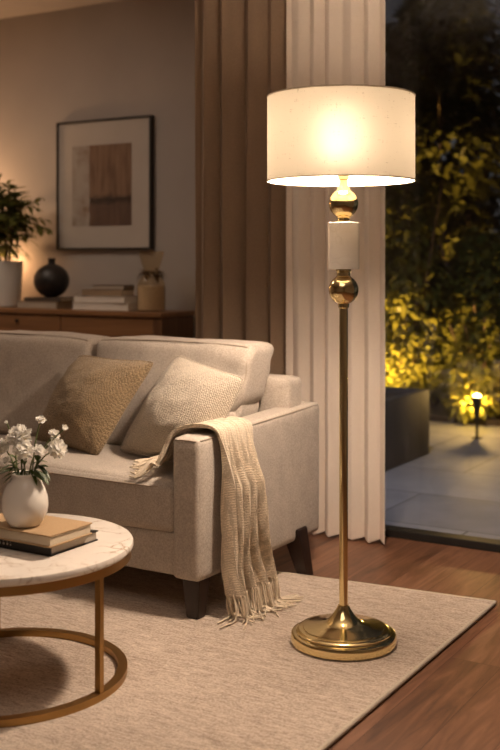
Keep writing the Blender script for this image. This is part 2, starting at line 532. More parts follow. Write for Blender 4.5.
# ------------------------------------------------------------------ sofa
def sofa():
    s = thing('sofa', (-2.65, 3.05, 0), 'light beige linen sofa with square arms and dark wood legs', 'sofa')
    AR0, AR1 = -1.945, -1.842
    AL0, AL1 = -3.52, -3.417
    VF, VBK = 2.765, 3.58
    # arms (slightly higher to the back)
    def tilt(w):
        if w.z > .3: w.z += (w.y - VF) * .035 * min(1, (w.z - .3) / .27)
        elif w.z < .16: w.z -= (w.y - VF) * .015
        return w
    a = obj('arm', soft_box((AR0, VF, .132), (AR1, VBK, .572), .017, (.002, .002, .003), 16, .0015, 1, tilt), M['sofa'], s)
    def piping_line(name, pts, par, r=.0035, closed=False):
        obj(name, tube(smooth_path(pts, 4) if not closed else [Vector(p) for p in pts], r, 6, closed), M['piping'], par)
    piping_line('seam', [(AR1 - .006, VF + .012, .15), (AR1 - .004, VF + .010, .40), (AR1 - .006, VF + .010, .563)], a, .003)
    piping_line('seam', [(AR1 - .004, VF + .014, .566), (AR1 - .003, 3.1, .578), (AR1 - .004, VBK - .02, .592)], a, .003)
    piping_line('seam', [(AR1 - .012, VF + .004, .565), (-1.893, VF + .003, .567), (AR0 + .012, VF + .004, .565)], a, .003)
    obj('arm', soft_box((AL0, VF, .132), (AL1, VBK, .572), .017, (.002, .002, .003), 12, .0015, 2, tilt), M['sofa'], s)
    # back frame (its right end stands above the arm) and base rail
    obj('back_frame', soft_box((-3.50, 3.39, .132), (-1.872, 3.50, .703), .02, (0, 0, .002), 14, .0015, 3), M['sofa'], s)
    obj('base', soft_box((AL1 - .01, VF + .025, .132), (AR0 + .01, 3.45, .270), .012, (0, .002, 0), 14, .001, 4), M['sofa'], s)
    # one long seat cushion
    def sag(w):
        if w.z > .36: w.z -= .006 * math.sin((w.x + 2.3) * 5) * (w.z - .36) / .08
        return w
    sc = obj('seat_cushion', soft_box((AL1 + .002, VF + .010, .265), (AR0 - .002, 3.38, .432), .030, (0, .006, .012), 30, .003, 5, sag, 7), M['sofa'], s)
    piping_line('piping', [(AL1 + .02, VF + .024, .409), (-3.0, VF + .011, .410), (-2.6, VF + .007, .411), (-2.3, VF + .007, .410), (-2.05, VF + .010, .409), (AR0 - .015, VF + .020, .408)], sc)
    # two back cushions, leaning back
    def cushion(u0, u1, side, seed):
        def warp(w):
            t = (w.z - .43) / .41
            w.y += -.03 + .10 * t - .03 * t * t
            if side and w.x > -2.1 and w.z < .64:      # squeezed by the arm below its top
                k = min(1, max(0, (.64 - w.z) / .05))
                w.x -= (w.x + 2.1) * .25 * k
            # sloping top, slumped corner
            if side and w.x > -2.1 and w.z > .6: w.x += (w.z - .82) * .16 * (w.x + 2.1) / .2
            if w.z > .6: w.z -= .004 * ((w.x - (u0 + u1) / 2) / .36) ** 4
            # creases by the side seam
            if side: w.y -= .007 * math.sin(w.z * 70 + w.x * 14) * max(0, (w.x + 2.08) / .17) * min(1, max(0, (w.z - .5) / .1))
            return w
        c = obj('back_cushion', soft_box((u0, 3.165, .440), (u1, 3.35, .834), .032, (.002, .018, .004), 26, .006, seed, warp, 5), M['sofa'], s)
        vs = []
        h = [(u0 + .03, .46), (u0 + .012, .55), (u0 + .010, .77), (u0 + .018, .815), (u0 + .06, .828), ((u0 + u1) / 2, .833), (u1 - .06, .828), (u1 - .018, .815), (u1 - .010, .77), (u1 - .012, .70), (u1 - .014, .655)]
        pts = [warp(V(x, 3.180, z)) for x, z in smooth2(h)]
        obj('piping', tube(pts, .0036, 6), M['piping'], c)
        return c
    def smooth2(h): return [(p.x, p.z) for p in smooth_path([V(x, 0, z) for x, z in h], 6)]
    cushion(-2.610, -1.922, True, 11)
    cushion(-3.410, -2.636, False, 17)
    # tapered legs
    def leg(top, foot, z0, tw=.036, bw=.022):
        bm = bmesh.new()
        A = [bm.verts.new((top[0] + i * tw, top[1] + j * tw, .165)) for i, j in ((-1, -1), (1, -1), (1, 1), (-1, 1))]
        B = [bm.verts.new((foot[0] + i * bw, foot[1] + j * bw, z0)) for i, j in ((-1, -1), (1, -1), (1, 1), (-1, 1))]
        bm.faces.new(A); bm.faces.new(list(reversed(B)))
        for i in range(4): bm.faces.new((B[i], B[(i + 1) % 4], A[(i + 1) % 4], A[i]))
        bmesh.ops.bevel(bm, geom=bm.edges[:], offset=.003, segments=2, affect='EDGES')
        bmesh.ops.recalc_face_normals(bm, faces=bm.faces)
        obj('leg', bm, M['sofaleg'], s)
    leg((-1.885, 2.815), (-1.878, 2.803), .0125)
    leg((-1.868, 3.42), (-1.815, 3.41), 0)
    leg((-3.475, 2.815), (-3.48, 2.803), .0125)
    leg((-3.475, 3.42), (-3.52, 3.41), 0)
sofa()

# ------------------------------------------------------------------ throw pillows
def pillow(name, corners, T, mat, label, seed, n=36, toward=V(0, -1, 0)):
    P = [Vector(p) for p in corners]             # bl, br, tr, tl
    nrm = ((P[1] - P[0]) + (P[2] - P[3])).cross((P[3] - P[0]) + (P[2] - P[1])).normalized()
    if nrm.dot(toward) < 0: nrm = -nrm
    bm = bmesh.new()
    def pt(i, j, side):
        s = -1 + 2 * i / n; t = -1 + 2 * j / n
        s = math.copysign(abs(s) ** .8, s); t = math.copysign(abs(t) ** .8, t)
        cn = 1 - .05 * (s * t) ** 6
        s2 = s * cn * (1 - .055 * (1 - t * t)); t2 = t * cn * (1 - .055 * (1 - s * s))
        a = (s2 + 1) / 2; b = (t2 + 1) / 2
        p = P[0] * (1 - a) * (1 - b) + P[1] * a * (1 - b) + P[2] * a * b + P[3] * (1 - a) * b
        e = max(0, (1 - s * s)) * max(0, (1 - t * t))
        h = T * e ** .60 if e > 0 else 0
        q = Vector((s * 2.2, t * 2.2, seed + side))
        wr = noise.noise(q) * .10 + noise.noise(q * 2.6) * .06
        # puckers running in from the corners
        ang = math.atan2(abs(t) - 1.02, abs(s) - 1.02)
        cr = max(0, (abs(s) * abs(t)) - .35)
        wr += .28 * cr * math.sin(ang * 16 + seed)
        h *= (1 + wr)
        return p + nrm * h * (1 if side > 0 else -.4)
    top = {}; bot = {}
    for i in range(n + 1):
        for j in range(n + 1):
            top[i, j] = bm.verts.new(pt(i, j, 1))
            bot[i, j] = top[i, j] if i in (0, n) or j in (0, n) else bm.verts.new(pt(i, j, -1))
    for i in range(n):
        for j in range(n):
            bm.faces.new((top[i, j], top[i + 1, j], top[i + 1, j + 1], top[i, j + 1]))
            q = (bot[i, j], bot[i, j + 1], bot[i + 1, j + 1], bot[i + 1, j])
            bm.faces.new(q)
    bmesh.ops.recalc_face_normals(bm, faces=bm.faces)
    edge = [top[i, 0].co.copy() for i in range(n)] + [top[n, j].co.copy() for j in range(n)] + [top[i, n].co.copy() for i in range(n, 0, -1)] + [top[0, j].co.copy() for j in range(n, 0, -1)]
    c = sum(P, Vector()) / 4
    th = thing(name, (c.x, c.y, min(p.z for p in P)), label, 'pillow')
    obj('pillow_cover', bm, mat, th)
    obj('edge_seam', tube(edge, .0035, 6, True), mat, th)
    return th
pillow('throw_pillow', [(-2.759, 3.03, 0.458), (-2.387, 2.95, 0.442), (-2.225, 3.07, 0.774), (-2.631, 3.14, 0.775)], .112, M['tan'],
       'square tan woven throw pillow tilted against the sofa back beside the white flowers', 3.3)
pillow('throw_pillow', [(-2.374, 3.04, 0.45), (-1.945, 2.95, 0.44), (-1.851, 3.06, 0.736), (-2.199, 3.16, 0.796)], .102, M['cream'],
       'square pale cream throw pillow leaning in the sofa corner beside the arm', 8.1)

# ------------------------------------------------------------------ knitted throw over the right arm
def throw():
    th = thing('throw_blanket', (-1.74, 2.9, 0), 'cream knitted throw with fringe draped over the sofa arm down to the rug', 'blanket')
    path = [(-2.012, .468), (-2.002, .492), (-1.992, .52), (-1.98, .55), (-1.962, .578), (-1.935, .592), (-1.893, .597), (-1.855, .594), (-1.834, .580), (-1.828, .545), (-1.825, .49), (-1.823, .40), (-1.821, .28), (-1.819, .17), (-1.817, .085)]
    P = smooth_path([V(u, 0, w) for u, w in path], 5)
    L = [0.0]
    for a, b in zip(P, P[1:]): L.append(L[-1] + (b - a).length)
    tot = L[-1]
    def at(s):
        d = s * tot
        for i in range(len(P) - 1):
            if L[i + 1] >= d:
                k = (d - L[i]) / max(1e-9, L[i + 1] - L[i])
                p = P[i].lerp(P[i + 1], k); tg = (P[i + 1] - P[i]).normalized()
                return p, Vector((-tg.z, 0, tg.x)), d      # outward normal for this winding
        return P[-1], Vector((1, 0, 0)), d
    def interp(s, keys):
        for (a, x), (b, y) in zip(keys, keys[1:]):
            if s <= b:
                k = (s - a) / (b - a); k = k * k * (3 - 2 * k)
                return x + (y - x) * k
        return keys[-1][1]
    # front and back edge of the cloth along the drape
    k0 = [(0, 2.785), (.12, 2.80), (.26, 2.83), (.40, 2.85), (.5, 2.85), (.75, 2.84), (1, 2.83)]
    k1 = [(0, 2.99), (.12, 3.02), (.26, 3.07), (.42, 3.06), (.55, 3.045), (.75, 3.05), (1, 3.08)]
    def fn(s, t, lay=0.0):
        p, nr, d = at(s)
        v0 = interp(s, k0); v1 = interp(s, k1)
        v = v0 + (v1 - v0) * t
        hang = max(0.0, min(1.0, (s - .36) / .2))
        amp = .005 + .023 * hang
        ph = 2 * PI * (4.6 * t ** .75 + .16 * math.sin(s * 4)) + .5
        f = math.copysign(abs(math.sin(ph)) ** .7, math.sin(ph)) + .3 * math.sin(2.1 * ph + 1 + 3 * s)
        f += .7 * noise.noise(Vector((t * 4, s * 3.5, 2)))
        off = amp * (1.15 + f)
        # the front edge is rolled into a thick double fold
        roll = math.exp(-((t - .07) / .06) ** 2)
        off += .012 * roll * (0.4 + .6 * hang)
        q = p + nr * off if nr.dot(Vector((1, 0, 1))) > -.2 or True else p
        v += .011 * math.sin(ph + 1.4) * (.3 + hang)
        if s < .25:
            q.x -= .11 * t * (1 - s / .25) ** 1.5; q.z = q.z + (.452 - q.z) * .8 * t * (1 - s / .25)
        if s > .9: q.x += .012 * (s - .9) / .1 * (1 + .5 * math.sin(ph))
        return Vector((q.x, v, max(q.z, .02)))
    nrm_probe = at(.8)[1]
    sgn = 1 if nrm_probe.x > 0 else -1
    at0 = at
    def at(s):
        p, n, d = at0(s)
        return p, n * sgn, d
    bm = grid(lambda s, t: fn(s, t), 110, 64)
    bmesh.ops.recalc_face_normals(bm, faces=bm.faces)
    o = obj('knit_cloth', bm, M['throw'], th)
    so = o.modifiers.new('thickness', 'SOLIDIFY'); so.thickness = .005; so.offset = 0
    # fringe: strands of thick yarn, in two bunches
    r = random.Random(5)
    bm = bmesh.new()
    for i in range(84):
        t = (i + .5) / 84
        a = fn(1, t)
        ln = .12 + r.uniform(-.01, .035)
        g = r.uniform(-.014, .014)
        lay = V(.008 + r.uniform(-.012, .012) + .022 * t * t, .02 * (t - .3) + g * 2.2, 0)
        p1 = a + V(.006 + r.uniform(-.004, .006), g * .4, -.03)
        zf = .0165 + r.uniform(0, .006)
        p2 = V(p1.x + .006 + r.uniform(-.005, .009), p1.y + g * .5, max(zf, a.z - .062))
        p3 = V(p2.x, p2.y, zf) + lay * .7
        p4 = p3 + lay.normalized() * max(.012, ln - .085) + V(0, g * .8, 0)
        pts = smooth_path([a + V(0, 0, .008), p1, p2, p3, p4], 4)
        add_tube(bm, pts, [.0029 + .0012 * math.sin(k * 2.1) * .4 for k in range(len(pts) - 1)] + [.0012], 5)
    f1 = obj('fringe', bm, M['fringe'], th); f1['kind'] = 'stuff'
    bm = bmesh.new()
    for i in range(46):
        t = (i + .5) / 46
        a = fn(0, t)
        g = r.uniform(-.012, .012)
        e = V(-.045 - r.uniform(0, .03), -.012 - .045 * t + g * 2, 0)
        zz = .452
        def top(x, y): return .4515 - .0005 if y > 2.80 else .4515 - (2.80 - y) * .35
        p1 = a + e * .3 + V(0, 0, .004 + r.uniform(0, .006))
        p2 = a + e * .7 + V(r.uniform(-.005, .005), g, 0); p2.z = top(p2.x, p2.y) + r.uniform(0, .006)
        p3 = a + e * 1.15 + V(r.uniform(-.006, .006), -g, 0); p3.z = top(p3.x, p3.y) + r.uniform(-.001, .003)
        pts = smooth_path([a + V(.006, 0, .002), p1, p2, p3], 4)
        add_tube(bm, pts, [.003] * (len(pts) - 1) + [.0012], 5)
    f2 = obj('fringe', bm, M['fringe'], th); f2['kind'] = 'stuff'
throw()

# ------------------------------------------------------------------ floor lamp
LU, LV = -1.383, 2.834
def floor_lamp():
    c = (LU, LV); z0 = .0125
    t = thing('floor_lamp', (LU, LV, z0), 'tall brass floor lamp with lit drum shade standing on the rug edge', 'lamp')
    k = 1.0
    base = [(0, z0), (.145, z0), (.1515, z0 + .004), (.153, z0 + .012), (.153, z0 + .026), (.1508, z0 + .0305), (.145, z0 + .0325), (.138, z0 + .0330), (.1365, z0 + .0355), (.1365, z0 + .0395), (.133, z0 + .0425), (.125, z0 + .0440), (.118, z0 + .0445), (.1165, z0 + .0470),
            (.104, z0 + .0500), (.085, z0 + .0535), (.067, z0 + .0580), (.052, z0 + .063), (.041, z0 + .072), (.032, z0 + .082), (.024, z0 + .094), (.019, z0 + .103), (.0165, z0 + .110), (0, z0 + .110)]
    obj('base', lathe(c, base, 96), M['brass'], t)
    obj('pole', lathe(c, [(0, .115), (.0125, .115), (.0125, .985), (.0155, .988), (.0165, .997), (.0165, 1.004), (0, 1.004)], 32), M['brass'], t)
    obj('ball', lathe(c, sphere_prof(.0432, 1.039, n=32), 48), M['brass'], t)
    obj('collar', lathe(c, [(0, 1.068), (.021, 1.068), (.023, 1.071), (.023, 1.076), (.0195, 1.080), (.0195, 1.090), (.022, 1.093), (.022, 1.099), (0, 1.099)], 40), M['brass'], t)
    obj('marble_cylinder', lathe(c, [(0, 1.099), (.044, 1.099), (.0458, 1.1005), (.0458, 1.2335), (.044, 1.235), (0, 1.235)], 64), M['lmarble'], t, label='white marble cylinder')
    obj('collar', lathe(c, [(0, 1.235), (.020, 1.235), (.0205, 1.238), (.0165, 1.241), (.0165, 1.247), (.020, 1.250), (.022, 1.254), (.022, 1.258), (0, 1.258)], 40), M['brass'], t)
    obj('ball', lathe(c, sphere_prof(.0425, 1.290, n=32), 48), M['brass'], t)
    obj('neck', lathe(c, [(0, 1.325), (.021, 1.325), (.019, 1.333), (.014, 1.340), (.012, 1.350), (.012, 1.358), (.0165, 1.361), (.0165, 1.37), (.013, 1.374), (.013, 1.42), (.017, 1.425), (.017, 1.46), (0, 1.46)], 32), M['brass'], t)
    obj('bulb', lathe(c, [(.013, 1.46), (.015, 1.475)] + [(.030 * math.cos(a), 1.51 + .032 * math.sin(a)) for a in [(-60 + 15 * i) * PI / 180 for i in range(10)]] + [(0, 1.542)], 24), M['bulb'], t)
    # drum shade: one thickness of linen, brass spider, rolled rims
    zb, zt, R = 1.3555, 1.600, .2140
    SX, SY = LU - .007, LV - .004
    sh = obj('lamp_shade', lathe((SX, SY), [(R, zb), (R, zb + .09), (R, zb + .18), (R, zt)], 128), M['shade'], t, label='pale linen drum shade lit from inside')
    for z in (zb, zt):
        obj('rim', tube([V(SX + R * math.cos(2 * PI * i / 96), SY + R * math.sin(2 * PI * i / 96), z) for i in range(96)], .0022, 8, True), M['rim'], sh)
    bm = bmesh.new()
    for i in range(3):
        a = 2 * PI * i / 3 + .4
        add_tube(bm, [V(LU, LV, zt - .01), V(SX + R * math.cos(a), SY + R * math.sin(a), zt - .006)], .002, 6)
    for s_ in (-1, 1):
        add_tube(bm, smooth_path([V(LU + s_ * .012, LV, 1.44), V(LU + s_ * .05, LV, 1.48), V(LU + s_ * .05, LV, 1.54), V(LU + s_ * .02, LV, 1.60), V(LU, LV, zt - .012)], 5), .0018, 6)
    obj('shade_carrier', bm, M['brass'], t)
    obj('finial', lathe(c, [(0, zt - .014), (.006, zt - .012), (.004, zt), (.0065, zt + .007), (.005, zt + .013), (0, zt + .016)], 20), M['brass'], t)
M['bulb'] = emit_mat('bulb_glow', (1.0, .80, .55), 12.0)
M['shade'] = shade_mat()
M['rim'] = fabric('shade_rim', (.55, .45, .32), 200)
floor_lamp()

# ------------------------------------------------------------------ coffee table
TU, TV, TH = -2.053, 2.139, .37
def coffee_table():
    z0 = .0125
    t = thing('coffee_table', (TU, TV, z0), 'round coffee table with white marble top on a bronze ring frame', 'table')
    c = (TU, TV)
    R = .346
    obj('tabletop', lathe(c, [(0, TH - .020), (R - .004, TH - .020), (R - .001, TH - .017), (R, TH - .013), (R, TH - .005), (R - .002, TH - .001), (R - .006, TH), (0, TH)], 128), M['tmarble'], t, label='white marble top with tan veins')
    def ring(ro, ri, za, zb): return lathe(c, [(ri, za), (ro, za), (ro, zb), (ri, zb), (ri, za)], 128)
    obj('top_rim', ring(R - .006, R - .030, TH - .044, TH - .020), M['bronze'], t)
    obj('base_ring', ring(R - .016, R - .042, z0, z0 + .018), M['bronze'], t)
    for d in (2, 137, 252):
        a = math.radians(d); r = R - .028
        x, y = TU + r * math.cos(a), TV + r * math.sin(a)
        obj('leg', box((x - .0085, y - .0085, z0 + .016), (x + .0085, y + .0085, TH - .022), .001, 1, a), M['bronze'], t)
coffee_table()

# ------------------------------------------------------------------ books
def book(name, lo, hi, cover, label, cat='book', group=None, rot=0.0, spine='-v', pages=None, marks=None):
    """A closed book lying flat: two boards and spine, page block inside."""
    lo, hi = Vector(lo), Vector(hi); c = (lo + hi) / 2
    t = thing(name, (c.x, c.y, lo.z), label, cat, group)
    th = min(.004, (hi.z - lo.z) * .14)
    e = .004
    bm = bmesh.new()
    add_box(bm, (lo.x, lo.y, lo.z), (hi.x, hi.y, lo.z + th), .001, 1)
    add_box(bm, (lo.x, lo.y, hi.z - th), (hi.x, hi.y, hi.z), .001, 1)
    p0, p1 = V(lo.x + e, lo.y + e, lo.z + th), V(hi.x - e, hi.y - e, hi.z - th)
    if spine == '-v':
        add_box(bm, (lo.x, lo.y, lo.z), (hi.x, lo.y + th, hi.z), .001, 1); p0.y = lo.y + th
    elif spine == '+u':
        add_box(bm, (hi.x - th, lo.y, lo.z), (hi.x, hi.y, hi.z), .001, 1); p1.x = hi.x - th
    elif spine == '+v':
        add_box(bm, (lo.x, hi.y - th, lo.z), (hi.x, hi.y, hi.z), .001, 1); p1.y = hi.y - th
    elif spine == '-u':
        add_box(bm, (lo.x, lo.y, lo.z), (lo.x + th, hi.y, hi.z), .001, 1); p0.x = lo.x + th
    o1 = [obj('cover', bm, cover, t)]
    o1.append(obj('pages', box(p0, p1), pages or M['pages'], t))
    if marks: o1.append(obj('spine_lettering', marks, M['ink'], t))
    t.rotation_euler.z = rot
    return t
M['ink'] = plain('pale_ink', (.6, .56, .5), .6)
M['bk_tan'] = fabric('tan_cover', (.40, .265, .14), 160, .08, .2)
M['bk_black'] = plain('black_cover', (.016, .014, .013), .35)
M['bk_white'] = plain('white_cover', (.60, .55, .48), .5)
M['bk_taupe'] = plain('taupe_cover', (.15, .115, .085), .6)
M['bk_dark'] = plain('dark_cover', (.07, .052, .04), .6)
M['bk_sand'] = plain('sand_cover', (.30, .215, .135), .6)
M['pg_grey'] = fabric('greyish_pages', (.42, .36, .29), 120, .1, .2, (1, 1, 12))
bm = bmesh.new()
for u, w, h in ((-2.025, .004, .006), (-2.013, .006, .005), (-1.999, .0045, .006), (-1.987, .003, .004)):
    add_box(bm, (u, 2.0945, TH + .010), (u + w, 2.0955, TH + .010 + h))
    add_box(bm, (u, 2.0945, TH + .0185), (u + w * .6, 2.0955, TH + .0195))
book('book', (-2.14, 2.095, TH), (-1.848, 2.285, TH + .027), M['bk_black'], 'thin black hardcover book lying directly on the marble coffee table', pages=M['pg_grey'], marks=bm)
book('book', (-2.12, 2.078, TH + .027), (-1.835, 2.245, TH + .058), M['bk_tan'], 'tan book under the white flower vase, on top of the black book', spine='-u')

# ------------------------------------------------------------------ white vase and its flowers
VC = (-1.967, 2.129); VZ = TH + .058
def vase():
    z = VZ
    out = [(0, 0), (.032, 0), (.040, .003), (.050, .017), (.0585, .036), (.0612, .055), (.0595, .075), (.053, .096), (.044, .114), (.0375, .124), (.0355, .131), (.0375, .1375), (.0365, .139)]
    inn = [(.034, .1375), (.0325, .130), (.035, .122), (.045, .105), (.052, .08), (.054, .055), (.045, .02), (0, .012)]
    o = obj('flower_vase', lathe(VC, [(r, z + h) for r, h in out + inn], 64), M['ceramic'])
    tag(o, 'glossy white ceramic vase of flowers standing on the tan book', 'vase')
vase()
M['petal'] = leaf_mat('white_petal', (.84, .79, .68), (.92, .88, .79), .42)
M['stem'] = leaf_mat('flower_stem', (.10, .14, .04), (.17, .2, .07), .1)
M['fleaf'] = leaf_mat('flower_leaf', (.035, .06, .016), (.08, .115, .03), .3)
M['core'] = plain('flower_heart', (.55, .45, .16), .7)

def petal_into(bm, c, d, up, ln, wd, curl):
    d = d.normalized(); s = d.cross(up)
    s = s.normalized() if s.length > 1e-6 else d.orthogonal().normalized()
    n = s.cross(d).normalized()
    rows = []
    for k in range(5):
        q = k / 4
        w = wd * math.sin(PI * (.12 + .80 * q)) ** .8 * (1 if q < 1 else .6)
        mid = c + d * ln * q + n * curl * ln * q * q
        rows.append([bm.verts.new(mid + s * w * x + n * (.16 * wd * (abs(x) * 2) ** 2 + .06 * wd * math.sin(7 * x + 5 * q))) for x in (-.5, -.17, .17, .5)])
    for A, B in zip(rows, rows[1:]):
        for k in range(3): bm.faces.new((A[k], A[k + 1], B[k + 1], B[k]))

def leaf_into(bm, c, d, ln, wd, droop=.3, up=V(0, 0, 1)):
    d = d.normalized(); s = d.cross(up)
    s = s.normalized() if s.length > 1e-6 else V(1, 0, 0)
    n = s.cross(d).normalized()
    rows = []
    for k in range(5):
        q = k / 4
        w = wd * (math.sin(PI * min(1, q * .92 + .06)) ** .9)
        mid = c + d * ln * q - V(0, 0, 1) * droop * ln * q * q
        rows.append([bm.verts.new(mid - s * w * .5 + n * w * .15), bm.verts.new(mid), bm.verts.new(mid + s * w * .5 + n * w * .15)])
    for A, B in zip(rows, rows[1:]):
        for k in range(2): bm.faces.new((A[k], A[k + 1], B[k + 1], B[k]))

RT = V(.8575, .5145, 0)      # camera right / towards-camera used only to lay the bouquet out as the photo shows it
TW = V(.5145, -.8575, 0)
def flower(dx, dz, dy, size, kind, label, leaves, seed):
    r = random.Random(seed)
    base = V(VC[0], VC[1], VZ + .02)
    head = V(VC[0], VC[1], VZ) + RT * dx + TW * dy + V(0, 0, dz)
    mouth = V(VC[0], VC[1], VZ + .134) + (RT * dx + TW * dy).normalized() * min(.022, .3 * abs(dx) + .006)
    t = thing('white_flower', mouth, label, 'flower', 'white flowers in the vase')
    axis = (head - mouth).normalized()
    axis = (axis + TW * .35 + RT * (.3 if dx > 0 else -.25)).normalized()
    pts = smooth_path([base.lerp(mouth, .3), mouth, mouth.lerp(head, .5) + V(0, 0, .008) - RT * dx * .08, head - axis * size * .2], 6)
    obj('stem', tube(pts, .0019, 6), M['stem'], t)
    bm = bmesh.new()
    side = axis.orthogonal().normalized(); oth = axis.cross(side)
    if kind == 'bud': layers = [(5, 20, .9, .25), (5, 45, 1.0, .1)]
    elif kind == 'open': layers = [(6, 18, .7, .1), (8, 45, .95, .1), (9, 75, 1.05, -.1)]
    else: layers = [(6, 12, .62, .1), (8, 34, .8, .15), (10, 58, .95, .1), (11, 82, 1.02, 0), (11, 108, .95, -.2), (8, 135, .75, -.3)]
    for m, ang, ln, cu in layers:
        o = r.uniform(0, 6)
        for i in range(m):
            a = o + 2 * PI * i / m + r.uniform(-.2, .2)
            th = math.radians(ang + r.uniform(-9, 9))
            d = axis * math.cos(th) + (side * math.cos(a) + oth * math.sin(a)) * math.sin(th)
            petal_into(bm, head - axis * size * .12, d, axis, size * .55 * ln * r.uniform(.9, 1.12), size * (.42 if kind != 'bud' else .36), cu)
    obj('blossom', bm, M['petal'], t)
    bm = bmesh.new()
    add_lathe(bm, (0, 0), [(0, -.5), (.7, -.3), (1, .2), (.8, .6), (0, .8)], 10)
    rot = Vector((0, 0, 1)).rotation_difference(axis).to_matrix().to_4x4()
    bmesh.ops.transform(bm, matrix=Matrix.Translation(head - axis * size * .16) @ rot @ Matrix.Scale(size * .11, 4), verts=bm.verts)
    obj('calyx', bm, M['stem'], t)
    for q, an, ln in leaves + [(.40, r.uniform(2.6, 3.9) if dx < 0 else r.uniform(-.7, .6), .05), (.52, r.uniform(.4, 2.7), .034)]:
        p = pts[int(q * (len(pts) - 1))]
        d = RT * math.cos(an) + V(0, 0, math.sin(an)) + TW * r.uniform(-.2, .5)
        bm = bmesh.new(); leaf_into(bm, p, d, ln * .95, ln * .40, .3)
        obj('leaf', bm, M['fleaf'], t)
px = .00261
def fl(pxx, pyy, dy, size, kind, label, leaves, seed): flower((pxx - 25) * px, (528 - pyy) * px, dy, size * 1.06 * px, kind, label, leaves, seed)
fl(20, 435, .02, 22, 'full', 'big ruffled white flower, the tallest full bloom above the vase centre', [(.55, 3.6, .04)], 1)
fl(27, 448, .045, 18, 'full', 'full white flower just below the tallest bloom, facing front', [(.45, 4.2, .045), (.42, 5.2, .04)], 2)
fl(59, 449, .01, 18, 'full', 'ruffled white flower drooping out on the right of the vase', [(.5, -.6, .05), (.45, -.1, .035)], 3)
fl(54, 437, -.01, 12, 'open', 'small open white flower just above the right drooping bloom', [(.5, .2, .03)], 4)
fl(41, 422, .0, 10, 'open', 'small cream flower at the very top of the bouquet', [(.6, .9, .03)], 5)
fl(64, 431, .0, 11, 'bud', 'half open white bud on the far right tip of the bouquet', [(.62, 1.3, .028)], 6)
fl(2, 447, .01, 15, 'full', 'white flower leaning out on the left of the vase', [(.5, 3.4, .05), (.42, 2.6, .035)], 7)
fl(43, 449, .05, 12, 'open', 'small pale flower low between the centre and right blooms', [(.45, -1.0, .04)], 8)
fl(11, 459, .05, 9, 'open', 'tiny white flower low on the left above the vase rim', [(.42, 3.9, .05), (.4, 3.2, .05)], 9)
fl(5, 426, -.02, 6, 'bud', 'thin green-white bud standing high on the left of the bouquet', [(.6, 1.9, .03), (.75, 1.2, .028)], 10)

# ------------------------------------------------------------------ sideboard and what stands on it
SBZ = .857
def sideboard():
    x0, x1, y0, y1 = -5.275, -3.27, 4.56, 4.86
    t = thing('sideboard', (-4.15, 4.72, 0), 'low wooden sideboard with drawers against the wall behind the sofa', 'sideboard')
    obj('top', box((x0 - .006, y0 - .012, SBZ - .026), (x1 + .006, y1, SBZ), .003, 2), M['oak'], t)
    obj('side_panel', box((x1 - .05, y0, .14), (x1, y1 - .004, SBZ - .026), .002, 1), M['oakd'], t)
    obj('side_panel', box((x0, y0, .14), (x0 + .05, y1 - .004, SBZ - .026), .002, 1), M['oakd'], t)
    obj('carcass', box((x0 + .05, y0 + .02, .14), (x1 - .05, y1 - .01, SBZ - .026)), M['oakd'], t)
    n = 3; w = (x1 - x0 - .1) / n
    for i in range(n):
        for (za, zb) in ((.60, SBZ - .034), (.37, .592), (.15, .362)):
            a = x0 + .05 + i * w + .004
            d = obj('drawer', box((a, y0 + .002, za), (a + w - .008, y0 + .022, zb), .002, 1), M['oak'], t)
            if i == n - 1: continue
            bm = bmesh.new()
            add_lathe(bm, (0, 0), [(0, 0), (.006, 0), (.006, .006), (.011, .010), (.011, .016), (0, .018)], 16)
            bmesh.ops.transform(bm, matrix=Matrix.Translation((a + w / 2, y0 + .004, zb - .035)) @ Matrix.Rotation(PI / 2, 4, 'X'), verts=bm.verts)
            obj('knob', bm, M['framem'], d)
    for x in (x0 + .05, x1 - .05):
        for y in (y0 + .04, y1 - .05):
            bm = bmesh.new(); add_lathe(bm, (x, y), [(0, 0), (.014, 0), (.022, .145), (0, .145)], 16)
            obj('leg', bm, M['oakd'], t)
sideboard()

def put_book(cu, cv, z, lu, lv, h, cover, label, rot, spine, pages=None, group=None):
    return book('book', (cu - lu / 2, cv - lv / 2, z), (cu + lu / 2, cv + lv / 2, z + h), cover, label, 'book', group, rot, spine, pages)
G1, G2 = 'books under the round dark vase', 'books stacked beside the glass vase'
put_book(-4.165, 4.70, SBZ, .30, .20, .042, M['bk_sand'], 'thick sand-coloured book lying under a darker one below the dark vase', 0, '+u', M['pg_grey'], G1)
put_book(-4.125, 4.70, SBZ + .042, .27, .20, .020, M['bk_dark'], 'thin dark book directly under the round dark vase', 0, '-v', None, G1)
put_book(-3.725, 4.68, SBZ, .385, .13, .042, M['bk_white'], 'wide white book at the bottom of the stack beside the glass vase', .01, '+u', M['ceramic'], G2)
put_book(-3.73, 4.68, SBZ + .042, .362, .13, .036, M['bk_white'], 'white book second from the bottom of the stack by the glass vase', -.03, '-u', M['ceramic'], G2)
put_book(-3.715, 4.68, SBZ + .078, .27, .12, .034, M['bk_sand'], 'sand brown book lying on the white books beside the glass vase', .02, '-v', None, G2)
put_book(-3.68, 4.68, SBZ + .112, .20, .11, .026, M['bk_taupe'], 'small taupe book on the very top of the sideboard stack', .12, '+u', M['pg_grey'], G2)

